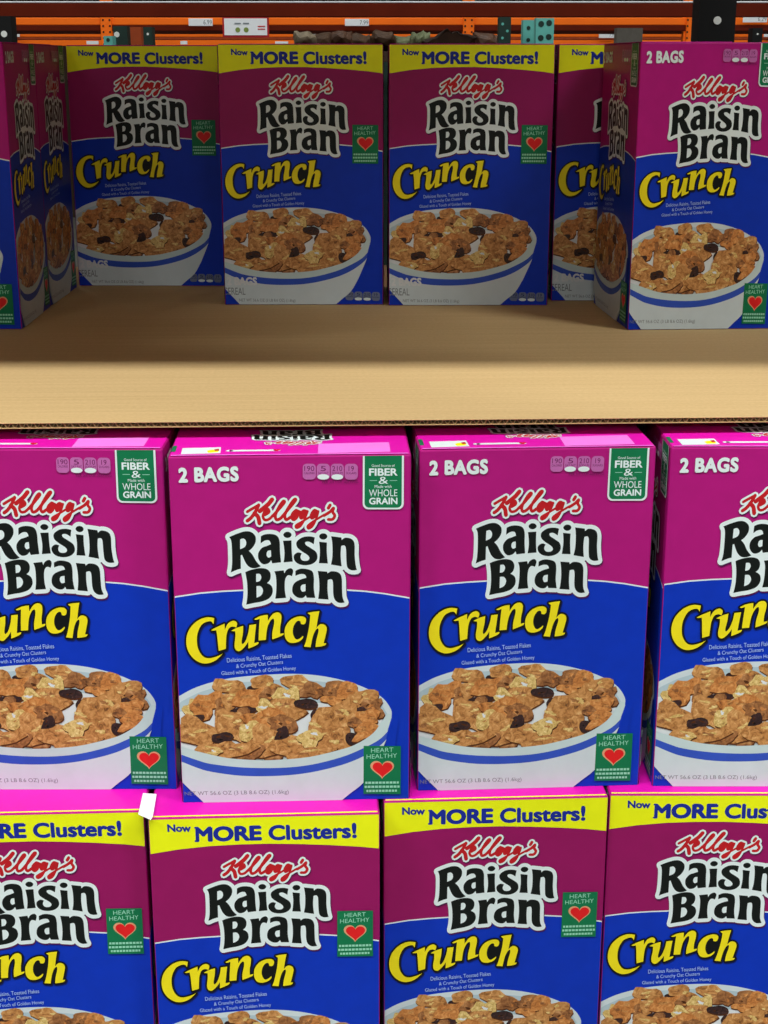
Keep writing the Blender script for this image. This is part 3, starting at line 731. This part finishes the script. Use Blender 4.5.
def price_tag(x0, y0, x1, y1, D, s, label, grp='price tags on the rack beams'):
    za, zb = zat(y1, D), zat(y0, D); xa, xc = xat(x0, 25, D), xat(x1, 25, D)
    t = empty('price_tag', ((xa + xc) / 2, D - .012, (za + zb) / 2)); W, Hh = xc - xa, zb - za
    MB().box((0, 0, 0), (W, .006, Hh), 'tag_white', .001, seg=1).build('tag_card', t)
    if s:
        T = font_tris(s, .02); V = []; Fc = []
        for tr in T:
            Fc.append(tuple(range(len(V), len(V) + 3))); V += [(W * (.12 + .35 * a), -.0036, Hh * (.3 - .6 * b)) for a, b in tr]
        link_mesh('price_text', [(x + W * .0, y, z) for x, y, z in V], Fc, ['grey_ink'], None, t)
    tag(t, label, 'price tag', grp)
price_tag(189, 18.5, 213, 26, 7.96, '6.99', 'white price tag on the upper orange beam left of the red-framed sign')
price_tag(345, 19, 369, 26, 7.96, '7.99', 'white price tag on the upper orange beam between the red-framed sign and the teal post')
price_tag(742, 15.5, 766, 22.5, 7.96, '6.29', 'white price tag on the upper orange beam, right of the black upright')
price_tag(305, 31.8, 323, 36, 9.46, None, 'small white tag on the lower orange beam right of the red-framed sign')
price_tag(599, 31.5, 616, 38, 9.46, '7.99', 'white price tag on the lower orange beam beside a grey block')
price_tag(86, 41, 98, 44.5, 9.46, None, 'tiny pale tag just above the dim back box at the left')
price_tag(180, 41, 187, 44.5, 9.46, None, 'tiny pale tag above the yellow banner at the upper left')
price_tag(275, 41.5, 288, 45, 9.46, None, 'tiny pale tag above the banner of the left centre box')
price_tag(13, 31, 19.5, 37, 9.46, None, 'small square white tag near the left edge beside the dark post')
price_tag(764, 30, 775, 37, 9.46, None, 'white tag at the right edge, cut off by the photo')
# framed sign
def sign():
    D = 7.5; xa, xc = xat(222.5, 25, D), xat(269, 25, D); za, zb = zat(37.5, D), zat(17.5, D); W, Hh = xc - xa, zb - za
    t = empty('shelf_sign', ((xa + xc) / 2, D, (za + zb) / 2)); tag(t, 'white shelf sign with a red frame and two small green pictures', 'sign')
    MB().box((0, 0, 0), (W, .01, Hh), 'sign_red', .001, seg=1).build('sign_frame', t)
    MB().box((0, -.006, .003), (W * .92, .004, Hh * .84), 'tag_white').build('sign_card', t)
    for k, x in enumerate((-.17, .01)):
        MB().cyl((x * W * 1, -.008, -.12 * Hh), (x * W, -.0095, -.12 * Hh), Hh * .13, 'veg_green', 12).box((x * W, -.009, .2 * Hh), (W * .13, .002, Hh * .07), 'grey_ink').build('sign_picture', t)
    MB().box((.34 * W, -.009, .06 * Hh), (W * .16, .002, Hh * .05), 'script_red').box((.34 * W, -.009, -.08 * Hh), (W * .16, .002, Hh * .05), 'script_red').build('sign_text', t)
    for s in (-1, 1): MB().box((s * W * .3, .24, Hh * .45), (.01, .46, .01), 'black_steel').build('bracket', t)
sign()
# short posts seen between the beams
def post(x0, x1, y0, D, m, label, holes=None, hm='black_steel', hr=.006, top=None):
    xa, xc = xat(x0, 25, D), xat(x1, 25, D); zt = zat(y0, D)
    t = empty('rack_post', ((xa + xc) / 2, D, 0)); W = xc - xa
    MB().box((0, 0, zt / 2), (W, .004, zt), m).box((-W / 2 + .002, .03, zt / 2), (.004, .06, zt), m).box((W / 2 - .002, .03, zt / 2), (.004, .06, zt), m).box((0, .03, .004), (W + .04, .1, .008), m).build('post_channel', t)
    if holes:
        mb = MB()
        for fx, py in holes:
            zz = zat(py, D); mb.cyl((fx * W, -.0015, zz), (fx * W, -.004, zz), hr, hm, 12)
        mb.build('punched_hole', t)
    tag(t, label, 'rack post'); return t
post(536, 554, 18, 4.6, 'teal_steel', 'teal perforated steel post above the gap beside the right centre box', [(-.22, 24), (.22, 23), (-.22, 38), (.22, 37), (-.22, 52), (.22, 51)], 'dark_green_steel', .0085)
post(523, 534, 20, 4.8, 'teal_steel', 'narrow teal steel post just left of the perforated teal post', [(0, 28), (0, 40)], 'dark_green_steel', .006)
post(499, 511, 17, 4.7, 'dark_green_steel', 'dark green steel post left of the teal posts', [(-.2, 24), (.2, 31), (-.2, 38)], 'teal_steel', .004)
post(-8, 11.5, 16, 4.5, 'black_steel', 'black steel post at the upper left corner of the photo', [(.1, 34)], 'hole_light', .009)
post(113, 127, 26, 5.2, 'dark_green_steel', 'dark green post with a pale hole above the dim back box', [(-.25, 34.5)], 'hole_light', .009)
post(129, 141, 27, 5.4, 'rust_steel', 'rust brown post between two dark posts at the upper left')
post(143, 152, 27, 5.2, 'dark_green_steel', 'narrow dark green post right of the rust brown one', [(0, 34)], 'hole_light', .004)
post(103, 112, 36, 5.0, 'teal_steel', 'short teal post end below the orange upright at the left', [(0, 40)], 'dark_green_steel', .006)
post(753, 763, 28, 5.2, 'black_steel', 'black post near the right edge right of the black upright', [(0, 34)], 'hole_light', .003)
post(617, 643, 28, 5.6, 'deck_grey', 'plain grey panel post above the turned pink box')
# goods on a table behind the display
def lump(name, x0, x1, y0, y1, D, m, seed, label, cat, grp, jag=.2, zb=None):
    xa, xc = xat(x0, 30, D), xat(x1, 30, D); zt, zl = zat(y0, D), (zb if zb is not None else zat(y1, D)); R = random.Random(seed)
    bm = bmesh.new(); bmesh.ops.create_icosphere(bm, subdivisions=3, radius=1)
    ph = [Vector((R.uniform(-4, 4), R.uniform(-4, 4), R.uniform(-4, 4))) for _ in range(6)]
    for v in bm.verts:
        q = v.co.copy(); q = q + Vector((.0, 0, .18 * math.sin(9 * q.x + seed))); k = 1 + jag * sum(math.sin(p.dot(q) + i) for i, p in enumerate(ph)) / 4
        sx = math.copysign(abs(q.x) ** .6, q.x); sz = math.copysign(abs(q.z) ** .7, q.z)
        v.co = Vector((sx * k * (xc - xa) / 2, q.y * .1, sz * k * (zt - zl) / 2))
    lo = min(v.co.z for v in bm.verts)
    me = bpy.data.meshes.new(name); bm.to_mesh(me); bm.free(); me.materials.append(MATS[m])
    o = bpy.data.objects.new(name, me); COL.objects.link(o); o.location = ((xa + xc) / 2, D, zl - lo)
    tag(o, label, cat, grp)
GD = 6.6; zg = zat(52, GD)
tb = empty('display_table', (xat(390, 30, GD), GD, 0)); tag(tb, 'low dark table carrying the bagged goods behind the cereal display', 'table')
MB().box((0, 0, zg - .02), (1.15, .8, .04), 'goods_dark', .004).build('table_top', tb)
for sx in (-.52, .52):
    for sy in (-.36, .36): MB().box((sx, sy, (zg - .04) / 2), (.04, .04, zg - .04), 'goods_dark').build('leg', tb)
gs = 'bagged goods showing above the boxes'
for i, (x0, x1, y0, m, l) in enumerate([
    (294, 316, 35.5, 'goods_pale', 'pale beige package, leftmost of the goods above the centre boxes'), (311, 337, 36, 'goods_brown', 'brown package second from left among the goods above the centre boxes'),
    (331, 353, 34, 'goods_dark', 'dark package with a ragged top above the left centre box'), (347, 375, 35.5, 'goods_brown', 'low brown package above the end of the left banner'),
    (369, 396, 35, 'goods_brown', 'brown package above the gap between the two centre boxes'), (389, 416, 36.5, 'goods_green', 'low grey green package above the start of the right banner'),
    (411, 428, 32.5, 'goods_green', 'pale green bag just left of the big dark bag'), (474, 500, 37.5, 'goods_dark', 'low dark package right of the big dark bag')]):
    lump('goods_package', x0, x1, y0, 52, GD + .25 * (i % 2), m, i, l, 'package', gs, .42, zg)
def big_bag():
    D = GD - .26; xa, xc = xat(421, 30, D), xat(477, 30, D); W = xc - xa; zt = zat(28, D); Hh = zt - zg
    pts = [(-.5, 0), (-.5, .42), (-.38, .55), (-.27, .6), (-.16, .8), (-.05, .97), (.03, .8), (.12, .86), (.2, .74), (.34, .72), (.5, .6), (.44, .46), (.5, 0)]
    n = len(pts); V = []; 
    for y, k in ((-.07, .82), (-.1, 1), (.1, 1), (.07, .82)): V += [(a * W * (k if y in (-.07, .07) else 1), y, b * Hh * (1 if abs(y) == .1 else .92)) for a, b in pts]
    V = [(a, yy, zz) for a, yy, zz in V]
    order = [1, 0, 3, 2]
    ys = (-.12, -.09, .09, .12); ks = (.8, 1, 1, .8); V = []
    for y, k in zip(ys, ks): V += [(a * W * k, y, b * Hh * (k * .5 + .5)) for a, b in pts]
    F = [tuple(range(n)), tuple(reversed(range(3 * n, 4 * n)))]
    for L in range(3):
        for i in range(n): F.append((L * n + i, (L + 1) * n + i, (L + 1) * n + (i + 1) % n, L * n + (i + 1) % n))
    o = link_mesh('dark_bag', V, F, ['goods_dark']); o.location = ((xa + xc) / 2, D, zg); tag(o, 'big dark crumpled bag with a pointed top above the right centre box', 'bag', gs)
big_bag()
